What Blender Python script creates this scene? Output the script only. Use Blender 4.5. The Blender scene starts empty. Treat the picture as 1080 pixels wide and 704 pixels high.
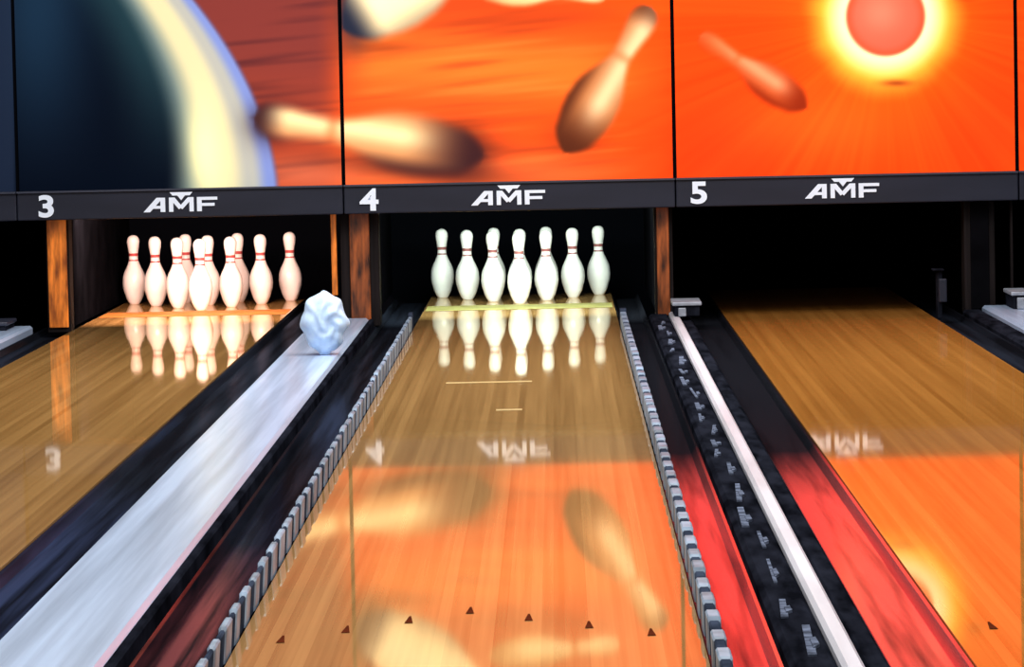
import bpy, bmesh, math, random
import numpy as np
from mathutils import Matrix, Vector, noise
random.seed(4); rng=np.random.RandomState(7)
scene=bpy.context.scene
try:
    scene.view_settings.view_transform='Standard'
    scene.view_settings.look='None'
except Exception: pass
COL=scene.collection

# ---------------------------------------------------------------- helpers
def lin(c):
    c=np.asarray(c,dtype=float)/255.0
    return np.where(c<=0.04045,c/12.92,((c+0.055)/1.055)**2.4)
def L4(c):
    v=lin(c); return (float(v[0]),float(v[1]),float(v[2]),1.0)

def base_mat(name,rgb,rough=0.5,metal=0.0,spec=0.5,noise=0.0,nscale=8.0,stretch=(1,1,1),emit=0.0,matte=False):
    m=bpy.data.materials.new(name); m.use_nodes=True
    nt=m.node_tree; b=nt.nodes['Principled BSDF']
    b.inputs['Roughness'].default_value=rough
    b.inputs['Metallic'].default_value=metal
    b.inputs['Specular IOR Level'].default_value=spec
    tc=nt.nodes.new('ShaderNodeTexCoord'); mp=nt.nodes.new('ShaderNodeMapping')
    mp.inputs['Scale'].default_value=stretch
    nz=nt.nodes.new('ShaderNodeTexNoise'); nz.inputs['Scale'].default_value=nscale
    nz.inputs['Detail'].default_value=4
    rp=nt.nodes.new('ShaderNodeValToRGB')
    c=np.array(L4(rgb)[:3])
    lo=c*(1-noise); hi=np.clip(c*(1+noise),0,1)
    rp.color_ramp.elements[0].position=0.35; rp.color_ramp.elements[1].position=0.65
    rp.color_ramp.elements[0].color=(*lo,1); rp.color_ramp.elements[1].color=(*hi,1)
    nt.links.new(tc.outputs['Object'],mp.inputs['Vector']); nt.links.new(mp.outputs[0],nz.inputs['Vector'])
    nt.links.new(nz.outputs['Fac'],rp.inputs[0]); nt.links.new(rp.outputs[0],b.inputs['Base Color'])
    if matte:
        d=nt.nodes.new('ShaderNodeBsdfDiffuse'); nt.links.new(rp.outputs[0],d.inputs['Color'])
        nt.links.new(d.outputs[0],nt.nodes['Material Output'].inputs[0]); nt.nodes.remove(b); return m
    if emit>0:
        nt.links.new(rp.outputs[0],b.inputs['Emission Color']); b.inputs['Emission Strength'].default_value=emit
    return m

def lane_mat(name,dark,light,refl=1.0,rough=0.033,power=1.15):
    m=bpy.data.materials.new(name); m.use_nodes=True
    nt=m.node_tree; nt.nodes.clear(); N=nt.nodes.new; K=nt.links.new
    out=N('ShaderNodeOutputMaterial'); mix=N('ShaderNodeMixShader')
    dif=N('ShaderNodeBsdfDiffuse'); glo=N('ShaderNodeBsdfGlossy')
    glo.inputs['Roughness'].default_value=rough
    glo.inputs['Color'].default_value=(1,0.94,0.82,1)
    fr=N('ShaderNodeFresnel'); fr.inputs['IOR'].default_value=1.55
    pw=N('ShaderNodeMath'); pw.operation='POWER'; pw.inputs[1].default_value=power; K(fr.outputs[0],pw.inputs[0])
    mul=N('ShaderNodeMath'); mul.operation='MULTIPLY'; mul.inputs[1].default_value=refl
    K(pw.outputs[0],mul.inputs[0]); K(mul.outputs[0],mix.inputs[0])
    tc=N('ShaderNodeTexCoord'); sp=N('ShaderNodeSeparateXYZ'); K(tc.outputs['Object'],sp.inputs[0])
    dv=N('ShaderNodeMath'); dv.operation='DIVIDE'; dv.inputs[1].default_value=0.0272; K(sp.outputs[0],dv.inputs[0])
    fl=N('ShaderNodeMath'); fl.operation='FLOOR'; K(dv.outputs[0],fl.inputs[0])
    cb=N('ShaderNodeCombineXYZ'); K(fl.outputs[0],cb.inputs[0])
    wn=N('ShaderNodeTexWhiteNoise'); wn.noise_dimensions='2D'; K(cb.outputs[0],wn.inputs['Vector'])
    mp=N('ShaderNodeMapping'); mp.inputs['Scale'].default_value=(45,0.5,1); K(tc.outputs['Object'],mp.inputs[0])
    nz=N('ShaderNodeTexNoise'); nz.inputs['Scale'].default_value=1.0; nz.inputs['Detail'].default_value=5; K(mp.outputs[0],nz.inputs['Vector'])
    add=N('ShaderNodeMath'); add.operation='MULTIPLY_ADD'; add.inputs[1].default_value=0.38; K(wn.outputs['Value'],add.inputs[0])
    nm=N('ShaderNodeMath'); nm.operation='MULTIPLY'; nm.inputs[1].default_value=0.75; K(nz.outputs['Fac'],nm.inputs[0]); K(nm.outputs[0],add.inputs[2])
    rp=N('ShaderNodeValToRGB'); rp.color_ramp.elements[0].position=0.1; rp.color_ramp.elements[1].position=0.95
    rp.color_ramp.elements[0].color=L4(dark); rp.color_ramp.elements[1].color=L4(light)
    K(add.outputs[0],rp.inputs[0]); K(rp.outputs[0],dif.inputs['Color'])
    K(dif.outputs[0],mix.inputs[1]); K(glo.outputs[0],mix.inputs[2]); K(mix.outputs[0],out.inputs[0])
    return m

def gutter_mat(name,far,near_refl,split,lo,hi,rough=0.1,metal=0.95,patch=(12,0.28,1)):
    m=bpy.data.materials.new(name); m.use_nodes=True
    nt=m.node_tree; b=nt.nodes['Principled BSDF']; N=nt.nodes.new; K=nt.links.new
    tc=N('ShaderNodeTexCoord'); mp=N('ShaderNodeMapping'); mp.inputs['Scale'].default_value=patch
    K(tc.outputs['Object'],mp.inputs[0])
    nz=N('ShaderNodeTexNoise'); nz.inputs['Scale'].default_value=1.6; nz.inputs['Detail'].default_value=3; nz.inputs['Roughness'].default_value=0.5
    K(mp.outputs[0],nz.inputs['Vector'])
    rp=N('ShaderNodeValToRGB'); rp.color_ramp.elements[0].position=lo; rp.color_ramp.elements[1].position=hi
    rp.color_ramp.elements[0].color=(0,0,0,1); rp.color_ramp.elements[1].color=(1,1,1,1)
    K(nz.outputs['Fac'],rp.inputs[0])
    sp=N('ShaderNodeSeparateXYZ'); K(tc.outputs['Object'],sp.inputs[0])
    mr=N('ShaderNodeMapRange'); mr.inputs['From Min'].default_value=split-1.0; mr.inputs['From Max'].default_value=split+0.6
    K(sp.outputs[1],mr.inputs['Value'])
    tint=N('ShaderNodeMix'); tint.data_type='RGBA'; tint.inputs['A'].default_value=L4(near_refl); tint.inputs['B'].default_value=L4(far)  # near end tinted to paint the mural's reflection into the metal
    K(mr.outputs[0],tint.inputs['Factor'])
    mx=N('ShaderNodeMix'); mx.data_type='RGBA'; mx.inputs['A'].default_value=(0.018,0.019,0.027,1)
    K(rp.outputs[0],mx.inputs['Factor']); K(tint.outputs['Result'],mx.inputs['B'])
    g=N('ShaderNodeBsdfGlossy'); g.inputs['Roughness'].default_value=rough
    d=N('ShaderNodeBsdfDiffuse'); ms=N('ShaderNodeMixShader'); ms.inputs[0].default_value=metal
    K(mx.outputs['Result'],g.inputs['Color']); K(mx.outputs['Result'],d.inputs['Color'])
    K(d.outputs[0],ms.inputs[1]); K(g.outputs[0],ms.inputs[2]); K(ms.outputs[0],nt.nodes['Material Output'].inputs[0])
    nt.nodes.remove(b)
    return m

def attr_mat(name,emit=0.5):
    m=bpy.data.materials.new(name); m.use_nodes=True
    nt=m.node_tree; b=nt.nodes['Principled BSDF']
    a=nt.nodes.new('ShaderNodeVertexColor'); a.layer_name='print'
    nt.links.new(a.outputs[0],b.inputs['Base Color']); nt.links.new(a.outputs[0],b.inputs['Emission Color'])
    b.inputs['Emission Strength'].default_value=emit; b.inputs['Roughness'].default_value=0.7
    b.inputs['Specular IOR Level'].default_value=0.0
    return m

def tag(o,label=None,cat=None,group=None,kind=None):
    if label: o['label']=label
    if cat: o['category']=cat
    if group: o['group']=group
    if kind: o['kind']=kind
    return o

def mk(name,verts,faces,mats,origin=(0,0,0),parent=None,smooth=False,fmat=None):
    me=bpy.data.meshes.new(name)
    ox,oy,oz=origin
    me.from_pydata([(x-ox,y-oy,z-oz) for x,y,z in verts],[],faces)
    for m in (mats if isinstance(mats,(list,tuple)) else [mats]): me.materials.append(m)
    bm=bmesh.new(); bm.from_mesh(me)
    if fmat:
        bm.faces.ensure_lookup_table()
        for i,f in enumerate(bm.faces): f.material_index=fmat[i]
    bmesh.ops.recalc_face_normals(bm,faces=bm.faces); bm.to_mesh(me); bm.free()
    if smooth:
        for p in me.polygons: p.use_smooth=True
    o=bpy.data.objects.new(name,me); COL.objects.link(o)
    if parent is not None:
        o.parent=parent; o.location=Vector(origin)-parent.location
    else: o.location=origin
    return o

BF=[(0,1,2,3),(4,7,6,5),(0,4,5,1),(1,5,6,2),(2,6,7,3),(3,7,4,0)]
def boxvf(x0,x1,y0,y1,z0,z1):
    return [(x0,y0,z0),(x1,y0,z0),(x1,y1,z0),(x0,y1,z0),(x0,y0,z1),(x1,y0,z1),(x1,y1,z1),(x0,y1,z1)],list(BF)
def boxes(name,bl,mats,origin,parent=None,mi=None,bevel=0):
    V=[];F=[];fm=[]
    for i,b in enumerate(bl):
        v,f=boxvf(*b); n=len(V); V+=v; F+=[tuple(k+n for k in q) for q in f]; fm+=[mi[i] if mi else 0]*6
    o=mk(name,V,F,mats,origin,parent,fmat=fm)
    if bevel:
        md=o.modifiers.new('bevel','BEVEL'); md.width=bevel; md.segments=2; md.limit_method='ANGLE'
    return o
def prism_y(name,prof,y0,y1,mats,origin,parent=None,smooth=False):
    n=len(prof)
    V=[(x,y0,z) for x,z in prof]+[(x,y1,z) for x,z in prof]
    F=[(i,(i+1)%n,n+(i+1)%n,n+i) for i in range(n)]+[tuple(range(n)),tuple(range(2*n-1,n-1,-1))]
    return mk(name,V,F,mats,origin,parent,smooth)

# ---------------------------------------------------------------- materials
M_lane3=lane_mat('lane_wood_three',(140,98,50),(202,154,92))
M_lane4=lane_mat('lane_wood_four',(146,106,60),(206,160,100))
M_lane5=lane_mat('lane_wood_five',(164,100,40),(216,146,70),rough=0.036,power=1.1)
M_cap=base_mat('pale_cap',(172,192,222),0.22,0,0.5,0.28,0.9,(16,0.35,1))
M_cap5=base_mat('grey_white_strip',(196,198,208),0.4,0,0.3,0.15,1.5,(7,0.6,1))
M_capdark=base_mat('dark_cap',(24,26,34),noise=0.6,nscale=6,stretch=(3,0.6,1),matte=True)
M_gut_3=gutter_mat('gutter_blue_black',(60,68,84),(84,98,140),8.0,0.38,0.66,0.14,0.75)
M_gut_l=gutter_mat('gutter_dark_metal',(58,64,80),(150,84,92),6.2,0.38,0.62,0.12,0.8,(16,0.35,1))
M_gut_r=gutter_mat('gutter_red_refl',(50,52,62),(238,122,122),8.7,0.26,0.50,0.13,0.78,(9,0.3,1))
M_bump=base_mat('bumper_pale',(116,134,154),0.4,0,0.1,0.5,7)
M_bumpd=base_mat('bumper_slot',(50,58,74),noise=0.4,matte=True)
M_fascia=base_mat('fascia_charcoal',(32,35,48),0.5,0,0.2,0.15,3,(0.5,1,2))
M_lip=base_mat('fascia_lip',(46,50,66),0.4)
M_letter=base_mat('white_lettering',(214,224,240),0.5,emit=0.10)
M_black=base_mat('pit_black',(7,8,12),0.9,0,0.0)
M_postLit=base_mat('lit_orange_wood',(222,110,36),0.3,0,0.5,0.75,3,(10,1,1.6),emit=0.10)  # brown wood lit orange: the glow is put into colour and emission
M_postB=base_mat('brown_wood',(122,62,26),0.3,0,0.5,0.9,3,(10,1,1.8))
M_postD=base_mat('dark_wood',(22,17,18),0.7,0,0.1,0.5,4,(9,1,0.7))
M_panelDark=base_mat('kickback_dark',(10,10,13),0.9,0,0.0,0.3,5)
M_pin=base_mat('pin_white',(246,246,240),0.25,0,0.5,0.02,5)
M_pin_warmlit=base_mat('pin_white_warm_lit',(252,236,228),0.25,0,0.5,0.02,5)  # same white pin, with warm pit light tinted into its colour
M_red=base_mat('pin_red',(190,76,74),0.4,0,0.3)
M_redf=base_mat('pin_faded_red',(150,92,90),0.4,0,0.3)
M_arrow=base_mat('arrow_dark',(84,36,20),noise=0.1,matte=True)
M_strip=base_mat('strip_pale',(180,156,108),0.7,0,0.1)
M_deck_glow4=base_mat('deck_glow_yellow',(160,152,90),0.6,0,0.1,0.2,6)
M_deck_glow3=base_mat('deck_glow_orange',(190,112,52),0.6,0,0.1,0.2,6)
M_floor=base_mat('floor_dark',(30,28,30),0.8,0,0.2,0.2)
M_wall=base_mat('wall_grey',(70,68,72),0.8,0,0.2,0.1)
M_ceil=base_mat('ceiling_grey',(110,108,108),0.9,0,0.1,0.1)
M_app=lane_mat('approach_wood',(140,100,55),(205,160,100))
M_bag=base_mat('pale_blue_plastic',(190,216,248),0.35,0,0.4,0.10,22,emit=0.10)
M_metal=base_mat('pale_metal',(140,146,158),0.45,0.1,0.4,0.3,14)
M_metald=base_mat('dull_metal',(88,96,114),noise=0.8,nscale=16,matte=True)
M_print=attr_mat('mural_print',0.55)

# ---------------------------------------------------------------- room
XL,XR=-5.2,5.2
def struct(name,b,m,label):
    o=boxes(name,[b],m,((b[0]+b[1])/2,(b[2]+b[3])/2,b[4])); tag(o,label,'room',kind='structure'); return o
struct('floor',(XL,XR,-3,25,-0.3,-0.2),M_floor,'dark sub floor beneath the bowling lanes')
struct('wall_left',(XL-0.1,XL,-3,25,-0.2,3.4),M_wall,'plain grey side wall of the hall')
struct('wall_right',(XR,XR+0.1,-3,25,-0.2,3.4),M_wall,'plain grey side wall of the hall')
struct('wall_back',(XL,XR,24.6,24.7,-0.2,3.4),M_black,'black wall closing the pin pits')
struct('ceiling',(XL,XR,-3,25,3.4,3.5),M_ceil,'grey hall ceiling above the lanes')
struct('wall_upper',(XL,XR,21.22,21.3,2.42,3.4),M_wall,'grey wall strip above the printed mural')

# ---------------------------------------------------------------- lanes
Y0,Y1=4.7,24.0
LW=0.527
C3,C4,C5=-2.02,-0.217,1.400
app=boxes('approach_floor',[(XL,XR,-3,Y0-0.01,-0.2,0.0)],M_app,(0,1,-0.2)); tag(app,'polished wooden approach in front of the lanes','floor',kind='structure')
for c,m,lab,dk in ((C3,M_lane3,'glossy brown wooden bowling lane with warm lit pins',M_deck_glow3),(C4,M_lane4,'glossy maple bowling lane reflecting orange mural, pins standing',M_deck_glow4),(C5,M_lane5,'glossy golden brown bowling lane without any pins',None)):
    ln=boxes('bowling_lane',[(c-LW,c+LW,Y0,Y1,-0.2,0.0)],m,(c,Y0,0.0)); tag(ln,lab,'bowling lane')
    for k in range(-3,4):
        x=c+k*0.1405-0.008; yc=9.68-abs(k)*0.148
        V=[(x-0.010,yc-0.06,0.0012),(x+0.010,yc-0.06,0.0012),(x+0.002,yc+0.06,0.0012),(x-0.002,yc+0.06,0.0012)]
        a=mk('arrow_marker',V,[(0,1,2,3)],M_arrow,(x,yc,0.0012),ln)
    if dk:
        mk('deck_glow_paint',[(c-LW+0.01,22.42,0.001),(c+LW-0.01,22.42,0.001),(c+LW-0.01,22.90,0.001),(c-LW+0.01,22.90,0.001)],[(0,1,2,3)],dk,(c,22.4,0.001),ln)  # lit front of the pin deck, its glow painted as a coloured strip
    if c==C4:
        for (ya,w0,w1) in ((17.0,-0.26,0.10),(15.55,-0.03,0.07)):
            mk('pale_strip',[(c+w0,ya,0.001),(c+w1,ya,0.001),(c+w1,ya+0.07,0.001),(c+w0,ya+0.07,0.001)],[(0,1,2,3)],M_strip,(c,ya,0.001),ln)  # thin pale strips laid across the boards

# ---------------------------------------------------------------- gutters (flat-bottomed channels)
def gutter(x0,x1,mat,lab,depth=0.026,y1=23.9):
    w=x1-x0; b=min(0.022,w*0.16)
    pts=[(x0,-0.2),(x1,-0.2),(x1,-0.006),(x1-b*0.35,-0.010),(x1-b,-0.008-depth),(x0+b,-0.008-depth),(x0+b*0.35,-0.010),(x0,-0.006)]
    o=prism_y('lane_gutter',pts,Y0,y1,mat,((x0+x1)/2,Y0,-0.2)); tag(o,lab,'gutter'); return o
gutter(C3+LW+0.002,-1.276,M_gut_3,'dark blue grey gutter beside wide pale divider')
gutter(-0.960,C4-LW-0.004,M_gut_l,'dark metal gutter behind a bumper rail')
gutter(C4+LW+0.004,0.468,M_gut_r,'black shiny gutter, red mural reflection tinted in, behind a bumper rail')
gutter(0.690,C5-LW-0.002,M_gut_r,'black shiny gutter, red mural reflection tinted in, beside narrow pale strip')
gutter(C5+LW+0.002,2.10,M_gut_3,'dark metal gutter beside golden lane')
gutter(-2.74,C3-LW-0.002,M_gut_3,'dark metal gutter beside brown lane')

# ---------------------------------------------------------------- lane dividers
def cap(x0,x1,mat,lab,z=0.04,y1=21.2):
    e=min(0.012,(x1-x0)*0.2)
    pr=[(x0,-0.2),(x1,-0.2),(x1,z-e),(x1-e,z),(x0+e,z),(x0,z-e)]
    o=prism_y('lane_divider',pr,Y0,y1,mat,((x0+x1)/2,Y0,-0.2)); tag(o,lab,'lane divider'); return o
cap(-1.272,-0.990,M_cap,'wide pale blue grey divider between lanes')
cap(-0.988,-0.962,M_capdark,'thin black edge strip beside wide pale divider',0.035)
cap(0.470,0.572,M_capdark,'narrow black divider strip with dull brackets',0.03)
cap(0.574,0.622,M_cap5,'narrow white divider strip between two gutters')
cap(0.624,0.686,M_capdark,'narrow black divider strip beside a white strip',0.02)
cap(2.104,2.20,M_capdark,'narrow black divider strip beside pale divider',0.02)
cap(2.204,2.62,M_cap,'wide pale blue divider beside golden lane')
cap(-3.10,-2.744,M_cap,'pale blue grey divider beside brown lane',0.035)

yy=6.4;k=0
while yy<20.4:
    x=0.514+0.014*math.sin(k*2.1)
    l=0.22+0.30*random.random(); w=0.005+0.009*random.random(); sk=random.uniform(-0.014,0.014)
    V=[];F=[]
    def hx(v):
        n=len(V); V.extend(v); F.extend([tuple(q+n for q in g) for g in BF])
    z0=0.03;z1=0.034
    hx([(x-w,yy,z0),(x+w*.6,yy,z0),(x+w+sk,yy+l,z0),(x-w*.4+sk,yy+l,z0),(x-w,yy,z1),(x+w*.6,yy,z1),(x+w+sk,yy+l,z1),(x-w*.4+sk,yy+l,z1)])
    hx([(x+w*.5,yy+l*.2,z0),(x+w+0.010,yy+l*.3,z0),(x+w+0.008,yy+l*.55,z0),(x+w*.5,yy+l*.5,z0),(x+w*.5,yy+l*.2,z1+.003),(x+w+0.010,yy+l*.3,z1+.003),(x+w+0.008,yy+l*.55,z1+.003),(x+w*.5,yy+l*.5,z1+.003)])
    o=mk('mounting_bracket',V,F,M_metald,(x,yy,0.03))
    tag(o,'small dull metal bracket on black divider strip','bracket',group='brackets along the black divider')
    yy+=l+0.10+0.25*random.random();k+=1

# ---------------------------------------------------------------- bumper rails
def bumper(x,side,lab,wd):
    xi=x; xo=x-side*wd
    a,b=min(xi,xo),max(xi,xo)
    z0=-0.005
    root=bpy.data.objects.new('bumper_rail',None); COL.objects.link(root); root.location=(x,Y0,z0)
    tag(root,lab,'bumper rail')
    y0,y1=5.0,21.1; H=0.070
    rings=[];mats=[]
    y=y0;p=0.30;lean=0.07
    def ring(y,i,h):
        return [(a+i,y,z0),(b-i,y,z0),(b-i,y+lean,h-0.004),(b-i-0.004,y+lean+0.005,h),(a+i+0.004,y+lean+0.005,h),(a+i,y+lean,h-0.004)]
    while y<y1-p:
        g=0.10+0.07*random.random(); h=H-0.006*random.random()
        rings.append(ring(y,0.0005,h)); mats.append(0)
        rings.append(ring(y+g,0.0005,h)); mats.append(0)
        rings.append(ring(y+g+0.02,0.0035,H-0.008)); mats.append(1)
        rings.append(ring(y+p-0.02,0.0035,H-0.008)); mats.append(0)
        y+=p
    V=[v for r in rings for v in r]; F=[];fm=[]; n=6
    for i in range(len(rings)-1):
        for j in range(n):
            F.append((i*n+j,i*n+(j+1)%n,(i+1)*n+(j+1)%n,(i+1)*n+j)); fm.append(mats[i])
    F.append(tuple(range(n))); fm.append(0)
    L=len(rings)-1; F.append(tuple(L*n+j for j in range(n-1,-1,-1))); fm.append(1)
    mk('segmented_rail',V,F,[M_bump,M_bumpd],(x,y0,z0),root,fmat=fm)
    boxes('end_cap',[(a-0.001,b+0.001,y1-0.30,y1-0.18,z0,H+0.012)],M_bumpd,(x,y1,z0),root,bevel=0.004)
bumper(C4-LW-0.004,1,'grey blue segmented bumper rail raised beside the lane',0.020)
bumper(C4+LW+0.004,-1,'grey blue segmented bumper rail with dark gaps',0.032)

# ---------------------------------------------------------------- end blocks
def endblock(x,w,y,z0,z1,lab,top=None):
    o=boxes('divider_end_block',[(x-w/2,x+w/2,y,y+0.35,z0,z1-0.02),(x-w/2-0.01,x+w/2+0.01,y-0.01,y+0.36,z1-0.02,z1),(x-w/2+0.02,x-w/2+0.06,y-0.02,y,z0,z1-0.03)],
            [M_capdark,top or M_metal],(x,y,z0),mi=[0,1,1],bevel=0.005)
    tag(o,lab,'end block')
endblock(0.655,0.13,20.75,0.041,0.115,'pale topped metal block at end of divider')
endblock(2.38,0.12,20.8,0.041,0.13,'small pale metal block on wide divider')
endblock(-2.93,0.2,20.8,0.036,0.08,'dull grey metal block at end of divider',M_lip)
o=boxes('guide_bracket',[(1.945,1.97,20.9,21.0,-0.006,0.24),(1.95,1.99,20.86,20.9,0.08,0.2),(1.92,1.98,20.88,20.98,0.24,0.25)],[M_capdark,M_fascia],(1.955,20.9,0.0),mi=[0,1,0],bevel=0.005)
tag(o,'thin dark upright guide bracket beside empty lane','bracket')

# crumpled pale bag on the wide divider
bm=bmesh.new(); bmesh.ops.create_uvsphere(bm,u_segments=96,v_segments=64,radius=1.0)
for v in bm.verts:
    n=v.co.normalized()
    th=math.atan2(n.z,n.x+0.001)
    rim=math.sqrt(n.x*n.x+n.z*n.z)
    lob=0.06*math.cos(8*th+2.0*noise.noise(n*2))*rim**2
    d=1+lob+0.07*noise.noise(n*2.2+Vector((3,1,7)))+0.02*math.sin(5*th+9*rim)
    tap=1.0-0.24*max(0,-n.z)-0.12*max(0,n.z-0.2)
    v.co=Vector((n.x*0.108*d*tap,n.y*0.095*d,n.z*0.144*(1+0.5*lob)*(1+0.06*noise.noise(n*3))))
    if n.y<0:
        dd=(Vector((n.x,n.z))-Vector((0.28,-0.02))).length
        sw=math.atan2(n.z+0.02,n.x-0.28)
        v.co.y+= 0.022*math.exp(-(dd/0.17)**2)+0.006*math.sin(4*sw+14*dd)*math.exp(-((dd-0.45)/0.35)**2)
zm=min(v.co.z for v in bm.verts)
for v in bm.verts: v.co.z=max(v.co.z-zm-0.010,0.0)
me=bpy.data.meshes.new('crumpled_bag'); bm.to_mesh(me); bm.free(); me.materials.append(M_bag)
for p in me.polygons: p.use_smooth=True
bag=bpy.data.objects.new('crumpled_bag',me); COL.objects.link(bag); bag.location=(-1.06,18.4,0.0405)
tag(bag,'crumpled pale blue plastic bag resting on wide divider','bag')

# ---------------------------------------------------------------- pins
prof=[(0,0),(0.95,0.0),(1.03,0.06),(1.415,0.75),(1.75,1.5),(1.953,2.25),(2.255,3.375),(2.378,4.5),(2.28,5.875),(2.10,6.6),(1.85,7.25),(1.53,7.95),(1.236,8.625),(0.982,9.375),(0.90,10),(0.935,10.875),(0.985,11.25),(1.047,11.75),(1.203,12.625),(1.273,13.5),(1.22,14.0),(1.08,14.4),(0.8,14.75),(0.45,14.93),(0,15)]
def pin_mesh(M_a,M_b):
    rs=[p[0] for p in prof]; zs=[p[1] for p in prof]
    S=32; k=0.0254*1.06; kr=0.0254*1.14
    V=[(0,0,0)];F=[];fm=[]
    fine=[]
    for i in range(1,len(prof)-1):
        fine.append(prof[i])
        if i<len(prof)-2: fine.append(((rs[i]+rs[i+1])/2,(zs[i]+zs[i+1])/2))
    for r,z in fine:
        for j in range(S):
            a=2*math.pi*j/S; V.append((r*kr*math.cos(a),r*kr*math.sin(a),z*k))
    V.append((0,0,15*k)); R=len(fine)
    for j in range(S): F.append((0,1+(j+1)%S,1+j)); fm.append(0)
    for i in range(R-1):
        zc=(fine[i][1]+fine[i+1][1])/2
        red=1 if (9.2<zc<9.75 or 10.5<zc<11.05) else 0
        for j in range(S):
            F.append((1+i*S+j,1+i*S+(j+1)%S,1+(i+1)*S+(j+1)%S,1+(i+1)*S+j)); fm.append(red)
    for j in range(S): F.append((1+(R-1)*S+j,1+(R-1)*S+(j+1)%S,len(V)-1)); fm.append(0)
    me=bpy.data.meshes.new('bowling_pin'); me.from_pydata(V,[],F); me.materials.append(M_a); me.materials.append(M_b)
    for p,m in zip(me.polygons,fm): p.material_index=m; p.use_smooth=True
    me.update(); return me
for c,lab,grp,PM in ((C3,'white bowling pin with red neck stripes, warm lit','ten pins on the brown lane',pin_mesh(M_pin_warmlit,M_red)),(C4,'white bowling pin with faded red neck stripes, cool lit','ten pins on the maple lane',pin_mesh(M_pin,M_redf))):
    first=None
    for row in range(4):
        for i in range(row+1):
            x=c+(i-row/2)*0.3048; y=23.0+row*0.264
            if first is None:
                o=bpy.data.objects.new('bowling_pin',PM); first=o
            else: o=first.copy()
            COL.objects.link(o); o.location=(x,y,0.0); o.rotation_euler=(0,0,random.random()*6)
            tag(o,lab,'bowling pin',grp)

# ---------------------------------------------------------------- pit dividers
FZ=0.586
def kick(x,w,wide,strip,lab,extra=None,y0=21.25,sx=0.0,sw=0.3):
    root=bpy.data.objects.new('pit_divider',None); COL.objects.link(root); root.location=(x,y0,0.0); tag(root,lab,'pit divider')
    boxes('side_panel',[(x-0.03,x+0.03,y0+0.17,24.58,0.0,1.3)],M_panelDark,(x,y0,0.0),root)
    boxes('front_post',[(x-w/2,x+w/2,y0,y0+0.16,-0.006,FZ-0.002)],wide,(x,y0,0.0),root,bevel=0.004)
    boxes('post_strip',[(x+sx-w*sw,x+sx+w*sw,y0-0.014,y0,0.02,FZ-0.002)],strip,(x,y0,0.02),root,bevel=0.004)
    if extra:
        for (xa,xb,m,za) in extra: boxes('edge_trim',[(xa,xb,y0-0.02,y0+0.03,za,FZ-0.002)],m,(xa,y0,za),root,bevel=0.003)
kick(-2.610,0.12,M_postD,M_postLit,'wooden post, orange light painted into it, at front of pit divider',sw=0.42)
kick(-1.03,0.20,M_postD,M_postB,'wide dark brown post with orange edge strip',[(-1.178,-1.150,M_postLit,0.16)],sx=0.0,sw=0.26)
kick(0.555,0.095,M_postD,M_postB,'narrow brown wooden post of pit divider',sx=-0.004,sw=0.34)
kick(2.20,0.16,M_postD,M_panelDark,'dark brown pit divider beside empty pit',[(2.36,2.372,M_postD,0.1)])
kick(-4.4,0.16,M_postD,M_postB,'dark brown pit divider beside the side wall')
kick(4.4,0.16,M_postD,M_postB,'dark brown pit divider beside the side wall')

# ---------------------------------------------------------------- mural
S0=203.0; CZ=1.265; TH=0.0204
def sm(a,b,x):
    t=np.clip((x-a)/(b-a),0,1); return t*t*(3-2*t)
def mixc(A,B,f):
    f=f[...,None]; return A*(1-f)+np.asarray(B,dtype=float)*f
n1=rng.rand(400); n2=rng.rand(4000)
def noise1(t,tab):
    t=np.mod(t,len(tab)-2); i=np.floor(t).astype(int); f=t-i; f=f*f*(3-2*f)
    return tab[i]*(1-f)+tab[i+1]*f
def noise2(u,v):
    # smooth 2D value noise
    iu=np.floor(u).astype(int); iv=np.floor(v).astype(int); fu=u-iu; fv=v-iv
    fu=fu*fu*(3-2*fu); fv=fv*fv*(3-2*fv)
    h=lambda a,b: n2[np.mod(a*157+b*613,3989)]
    return (h(iu,iv)*(1-fu)+h(iu+1,iv)*fu)*(1-fv)+(h(iu,iv+1)*(1-fu)+h(iu+1,iv+1)*fu)*fv
pt=np.array([p[1]/15 for p in prof]); pw=np.array([p[0]/2.378 for p in prof])
def pinmask(x,y,base,head,R,soft=3.0):
    bx,by=base;hx,hy=head; dx,dy=hx-bx,hy-by; Ln=math.hypot(dx,dy); ux,uy=dx/Ln,dy/Ln
    t=((x-bx)*ux+(y-by)*uy)/Ln; s=(x-bx)*(-uy)+(y-by)*ux
    w=np.interp(t,pt,pw,left=-1,right=-1)*R
    q=np.clip((0.11-t)/0.11,0,1); w=w*np.sqrt(np.clip(1-q*q,0,1))
    w=np.where(t<0,t*Ln,w); w=np.where(t>1,-(t-1)*Ln,w)
    m=sm(-soft,soft,w-np.abs(s)); return m,t,s/np.maximum(R,1)
def blob(x,y,cx,cy,rx,ry,a=0.0):
    ca,sa=math.cos(a),math.sin(a); u=(x-cx)*ca+(y-cy)*sa; v=-(x-cx)*sa+(y-cy)*ca
    return np.exp(-((u/rx)**2+(v/ry)**2))
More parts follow.
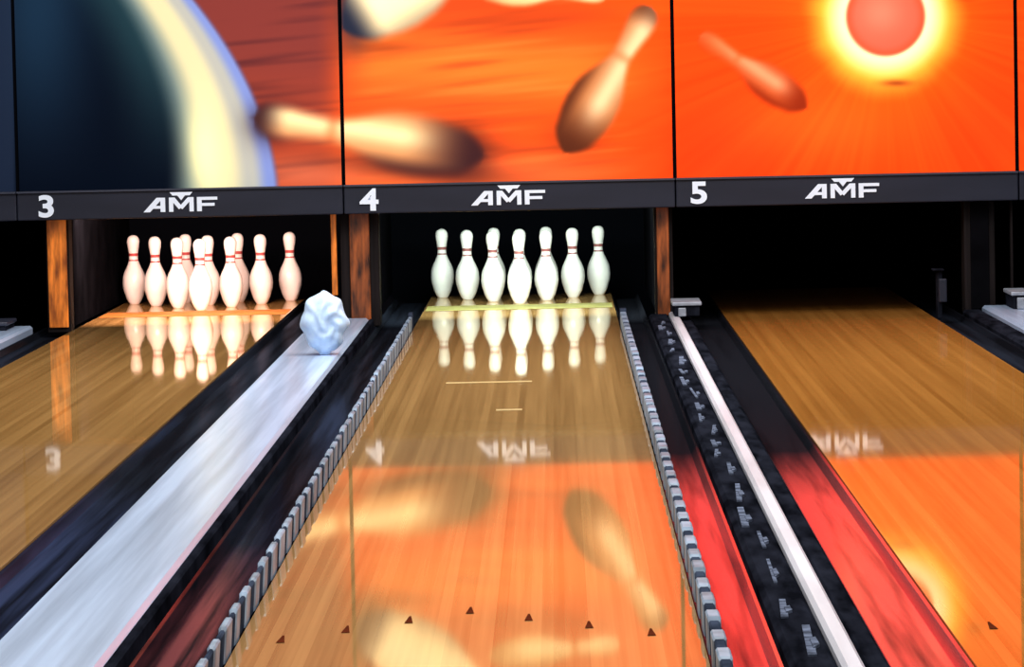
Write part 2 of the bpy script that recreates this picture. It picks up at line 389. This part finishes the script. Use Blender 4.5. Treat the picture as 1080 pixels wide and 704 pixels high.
def mural(X,Z):
    U=584+S0*X; V=83+(CZ-Z)*S0
    x=U+TH*(V-83); y=V-TH*(U-584)
    sx,sy=933.0,18.0
    dx=x-sx; dy=y-sy; r=np.hypot(dx,dy*1.0); ang=np.arctan2(dy,dx)
    st=0.6*noise1((ang+4)*24,n2)+0.4*noise1((ang+4)*60+r*0.004,n2)
    # grain: long soft streaks leaning gently down towards the left
    g=y+0.10*(x-540)
    st2=0.5*noise2(x/130.0,g/9.0)+0.3*noise2(x/80.0+40,g/4.2)+0.2*noise2(x/200.0+90,g/20.0)
    rt=sm(690,720,x)
    st=st*rt+(1-rt)*(0.35*st+0.65*st2)
    c=np.zeros(x.shape+(3,))+np.array([226,58,13.])
    c=mixc(c,(244,90,24),st*(0.85-0.35*rt))
    c=mixc(c,(206,48,18),blob(x,y,760,160,90,60)*0.5+blob(x,y,1040,150,60,60)*0.3)
    c=mixc(c,(250,104,30),blob(x,y,870,130,90,40)*0.5)
    f=sm(720,420,x)
    c=mixc(c,(204,80,38),f*0.5)
    mid=sm(345,400,x)*sm(720,600,x)
    c=mixc(c,(250,134,46),np.exp(-((y-62-0.06*(x-380))/36)**2)*mid*0.55)
    c=mixc(c,(246,134,56),sm(0.5,0.85,1-st2)*mid*0.45)
    c=mixc(c,(236,104,56),np.exp(-((y-182)/24)**2)*sm(720,560,x)*0.6)
    c=mixc(c,(136,46,24),sm(0.5,0.88,st2)*sm(720,560,x)*0.6)
    c=mixc(c,(150,46,24),sm(60,0,y)*sm(700,560,x)*0.35)
    # muted zone beside the planet
    f=sm(372,330,x)
    c=mixc(c,(98,46,50),f*sm(200,40,y)*0.85)
    c=mixc(c,(126,52,44),f*0.45)
    c=mixc(c,(56,26,34),f*sm(0.45,0.9,st2)*0.5)
    c=mixc(c,(200,100,70),blob(x,y,325,184,60,16)*0.7)
    # sun
    wob=5*noise1((ang+4)*4,n2)+2*noise1((ang+4)*11,n2)
    c=mixc(c,(252,112,16),np.exp(-np.maximum(r-60,0)/26.0)*0.8)
    c=mixc(c,(255,200,66),sm(88+wob,50+wob*0.4,r)*0.97)
    c=mixc(c,(255,240,184),sm(70,44,r))
    ball=sm(44,39,r)
    bc=np.zeros_like(c)+np.array([232,92,68.]); bc=mixc(bc,(240,132,104),np.exp(-(((x-928)/24)**2+((y-14)/22)**2))*0.7)
    bc=mixc(bc,(214,70,36),sm(30,42,r)*0.6)
    c=c*(1-ball[...,None])+bc*ball[...,None]
    c=mixc(c,(150,50,20),blob(x,y,945,88,16,3.5)*0.8)
    c=mixc(c,(130,40,14),blob(x,y,1018,-4,10,5)*0.8)
    # planet
    xe=205+0.80*y-0.0018*y*y
    w=76+0.16*np.clip(y,-100,200)
    t=(xe-x)/w
    pl=np.zeros_like(c)+np.array([6,11,22.])
    pl=mixc(pl,(28,54,78),np.exp(-(((x-40)/55)**2))*sm(230,0,y)*0.7)
    pl=mixc(pl,(34,62,70),sm(1.8,1.05,t)*0.75*sm(220,30,y))
    pl=mixc(pl,(104,120,118),sm(1.12,0.80,t))
    pl=mixc(pl,(210,200,156),sm(0.92,0.60,t))
    pl=mixc(pl,(255,246,176),blob(x,y,216,160,18,50,-0.1)*0.98)
    pl=mixc(pl,(158,160,160),sm(0.46,0.28,t)*0.8)
    pl=mixc(pl,(112,130,196),sm(0.24,0.08,t)*0.9)
    pl=mixc(pl,(74,72,120),sm(0.05,-0.03,t)*0.8)
    m=sm(-4,4,xe-x)
    c=c*(1-m[...,None])+pl*m[...,None]
    c=mixc(c,(30,40,60),sm(18,12,x)*0.75)
    # soft dark printed blurs around the pins
    c=mixc(c,(40,22,34),blob(x,y,286,130,24,20)*0.95)
    c=mixc(c,(84,34,28),blob(x,y,440,178,86,12,0.1)*0.85)
    c=mixc(c,(46,24,30),blob(x,y,486,160,32,26,0.1)*0.98)
    c=mixc(c,(110,38,20),blob(x,y,606,146,26,18)*0.6)
    c=mixc(c,(96,34,22),blob(x,y,400,50,44,8)*0.4)
    c=mixc(c,(30,36,54),blob(x,y,373,14,17,36)*0.95)
    def put(c,base,head,R,light,mid,darkc,soft,lightside=-1,tipdark=0.6,headdark=0.3,alpha=1,kw=0.46,tr=0.32,dk=0.85):
        m,t,s=pinmask(x,y,base,head,R,soft)
        pc=np.zeros_like(c)+np.array(mid,dtype=float)
        k=np.exp(-((s-lightside*0.22)/kw)**2)
        pc=mixc(pc,light,k*sm(tr*0.2,tr*0.95,t))
        pc=mixc(pc,darkc,sm(0.35,0.95,-s*lightside)*dk)
        pc=mixc(pc,darkc,sm(tr,0.03,t)*tipdark)
        pc=mixc(pc,darkc,sm(0.84,0.99,t)*headdark)
        pc=mixc(pc,(206,98,50),np.exp(-((t-0.66)/0.03)**2)*0.5)
        m=m*alpha
        return c*(1-m[...,None])+pc*m[...,None]
    c=put(c,(510,164),(268,124),31,(250,218,158),(200,130,80),(56,30,32),9,1,1.0,0.97,tr=0.38)
    c=put(c,(595,160),(686,8),28,(240,194,144),(170,100,56),(72,32,20),5,1,0.92,0.7,tr=0.38)
    c=put(c,(850,114),(738,38),19,(232,142,98),(184,70,30),(128,34,14),5,1,0.85,0.3,0.5+0.5*sm(745,800,x))
    c=put(c,(362,30),(560,-92),38,(255,236,184),(246,212,152),(34,38,54),7,-1,1.0,0.2,1,0.9,0.19,0.35)
    c=put(c,(500,-14),(640,-6),18,(250,216,158),(220,170,110),(140,60,30),4,1,0.3,0.2)
    return lin(np.clip(c,0,255))
seams=[(-4.6,-2.809),(-2.791,-1.113),(-1.093,0.609),(0.629,2.385),(2.405,4.6)]
labs=['dark navy printed mural panel at end of row','printed mural panel with dark planet and glowing rim','orange printed mural panel with flying bowling pins','orange printed mural panel with glowing sun and pin','orange printed mural panel at end of row']
ZB,ZT=0.737,2.42
for (xa,xb),lab in zip(seams,labs):
    st=0.0085; nx=int((xb-xa)/st)+1; nz=int((ZT-ZB)/st)+1
    xs=np.linspace(xa,xb,nx); zs=np.linspace(ZB,ZT,nz)
    XX,ZZ=np.meshgrid(xs,zs)
    cols=mural(XX,ZZ).reshape(-1,3)
    co=np.stack([XX.ravel()-(xa+xb)/2,np.zeros(nx*nz),ZZ.ravel()-ZB],1)
    me=bpy.data.meshes.new('mural_panel')
    idx=np.arange(nx*nz).reshape(nz,nx)
    f=np.stack([idx[:-1,:-1],idx[:-1,1:],idx[1:,1:],idx[1:,:-1]],-1).reshape(-1,4)
    me.from_pydata(co.tolist(),[],f.tolist())
    at=me.color_attributes.new('print','FLOAT_COLOR','POINT')
    at.data.foreach_set('color',np.concatenate([cols,np.ones((len(cols),1))],1).astype(np.float32).ravel())
    me.materials.append(M_print)
    o=bpy.data.objects.new('mural_panel',me); COL.objects.link(o); o.location=((xa+xb)/2,21.195,ZB)
    tag(o,lab,'wall panel')
struct('wall_mask',(XL,XR,21.205,21.24,0.740,2.42),M_black,'black backing behind the mural panels')

# ---------------------------------------------------------------- fascia with lettering
def strokes(polys,name,mat,origin,parent,y):
    V=[];F=[]
    for i,p in enumerate(polys):
        n=len(V);k=len(p); yf=y-0.0002*i
        V+=[(a,yf,b) for a,b in p]+[(a,y+0.006,b) for a,b in p]
        F+=[tuple(range(n,n+k)),tuple(range(n+2*k-1,n+k-1,-1))]+[(n+i2,n+(i2+1)%k,n+k+(i2+1)%k,n+k+i2) for i2 in range(k)]
    return mk(name,V,F,mat,origin,parent)
def logo(cx,cz,parent,y):
    W=78.0; sc=0.385/W
    R=lambda a,b,c,d:[(a,c),(b,c),(b,d),(a,d)]
    P=[[(0,0),(7,0),(21,15),(14,15)],R(18,23,0,15),R(9,22,3.5,6.5),
       R(27,31.5,0,15),[(27,15),(33,15),(41,5),(37.5,2.5)],[(47,15),(53,15),(41,2.5),(37.5,5)],R(48.5,53,0,15),
       [(31,17),(49,17),(52,20.5),(28,20.5)],[(36,17),(44,17),(40,12)],
       R(56.5,61.5,0,15),R(56.5,78,11.8,15),R(56.5,75,5.5,8.6)]
    P=[[(cx+(a-W/2)*sc,cz+(b-8.5)*sc) for a,b in p] for p in P]
    strokes(P,'logo_lettering',M_letter,(cx,y,cz),parent,y)
def digit(ch,cx,cz,parent,y):
    cu=bpy.data.curves.new('t','FONT'); cu.body=ch; cu.size=0.155; cu.align_x='CENTER'; cu.align_y='CENTER'; cu.extrude=0.003; cu.offset=0.0045
    t=bpy.data.objects.new('t',cu); COL.objects.link(t); bpy.context.view_layer.update()
    dg=bpy.context.evaluated_depsgraph_get(); me=bpy.data.meshes.new_from_object(t.evaluated_get(dg))
    me.transform(Matrix.Rotation(math.pi/2,4,'X')); me.transform(Matrix.Diagonal((1.22,1,1,1)))
    zs=[v.co.z for v in me.vertices]; mid=(min(zs)+max(zs))/2
    for v in me.vertices: v.co.z-=mid
    me.materials.clear(); me.materials.append(M_letter)
    bpy.data.objects.remove(t)
    o=bpy.data.objects.new('lane_number',me); COL.objects.link(o); o.parent=parent; o.location=Vector((cx,y,cz))-parent.location
FY=21.13
info=[None,('3',-2.645,-1.949),('4',-0.968,-0.249),('5',0.740,1.480),None]
flab=['dark charcoal fascia board below mural panel','charcoal fascia board lettered with lane number three','charcoal fascia board lettered with lane number four','charcoal fascia board lettered with lane number five','dark charcoal fascia board below mural panel']
for i,((xa,xb),inf,lab) in enumerate(zip(seams,info,flab)):
    xa-=0.007; xb+=0.007
    xc=(xa+xb)/2
    fb=boxes('fascia_board',[(xa,xb,FY,21.40,FZ,0.735)],M_fascia,(xc,FY,FZ),bevel=0.006); tag(fb,lab,'fascia board')
    boxes('top_lip',[(xa,xb,FY-0.012,21.19,0.728,0.737)],M_lip,(xc,FY,0.728),fb)
    if inf:
        digit(inf[0],inf[1],0.659,fb,FY-0.005); logo(inf[2],0.659,fb,FY-0.006)

# ---------------------------------------------------------------- lights
def area(name,loc,target,sx,sy,power,color):
    l=bpy.data.lights.new(name,'AREA'); l.shape='RECTANGLE'; l.size=sx; l.size_y=sy; l.energy=power; l.color=color
    o=bpy.data.objects.new(name,l); COL.objects.link(o); o.location=loc
    o.rotation_euler=(Vector(target)-Vector(loc)).to_track_quat('-Z','Y').to_euler(); return o
area('ceiling_light',(0,10,3.35),(0,10,0),7,9,450,(1,0.98,0.96))
area('ceiling_light',(0,17.5,3.35),(0,17.5,0),7,4,390,(1.0,0.98,0.96))
area('mural_light',(0,18.5,3.1),(0,21.2,1.3),7,0.4,50,(1,0.96,0.9))
area('pit_light',(C3,21.75,0.70),(C3,23.4,0.15),1.0,0.12,84,(1,0.72,0.62))
area('pit_light',(C4,21.75,0.70),(C4,23.4,0.15),1.0,0.12,60,(0.86,1.0,0.93))
w=bpy.data.worlds.new('world'); scene.world=w; w.use_nodes=True
w.node_tree.nodes['Background'].inputs[0].default_value=(0.6,0.65,0.75,1); w.node_tree.nodes['Background'].inputs[1].default_value=0.4

# ---------------------------------------------------------------- camera
f=4300.0
yc=Vector((44,269,-f)).normalized()
ct=math.cos(TH); s_=math.sin(TH)
xcv=Vector((ct,s_,(44*ct+269*s_)/f)).normalized()
zc=xcv.cross(yc).normalized()
W2C=Matrix((( xcv.x,yc.x,zc.x),(xcv.y,yc.y,zc.y),(xcv.z,yc.z,zc.z)))
cd=bpy.data.cameras.new('camera'); cam=bpy.data.objects.new('camera',cd); COL.objects.link(cam)
cd.sensor_fit='HORIZONTAL'; cd.sensor_width=36; cd.lens=f/1080*36; cd.clip_end=100; cd.clip_start=0.05
cam.matrix_world=Matrix.Translation((0,0,CZ))@W2C.transposed().to_4x4()
scene.camera=cam
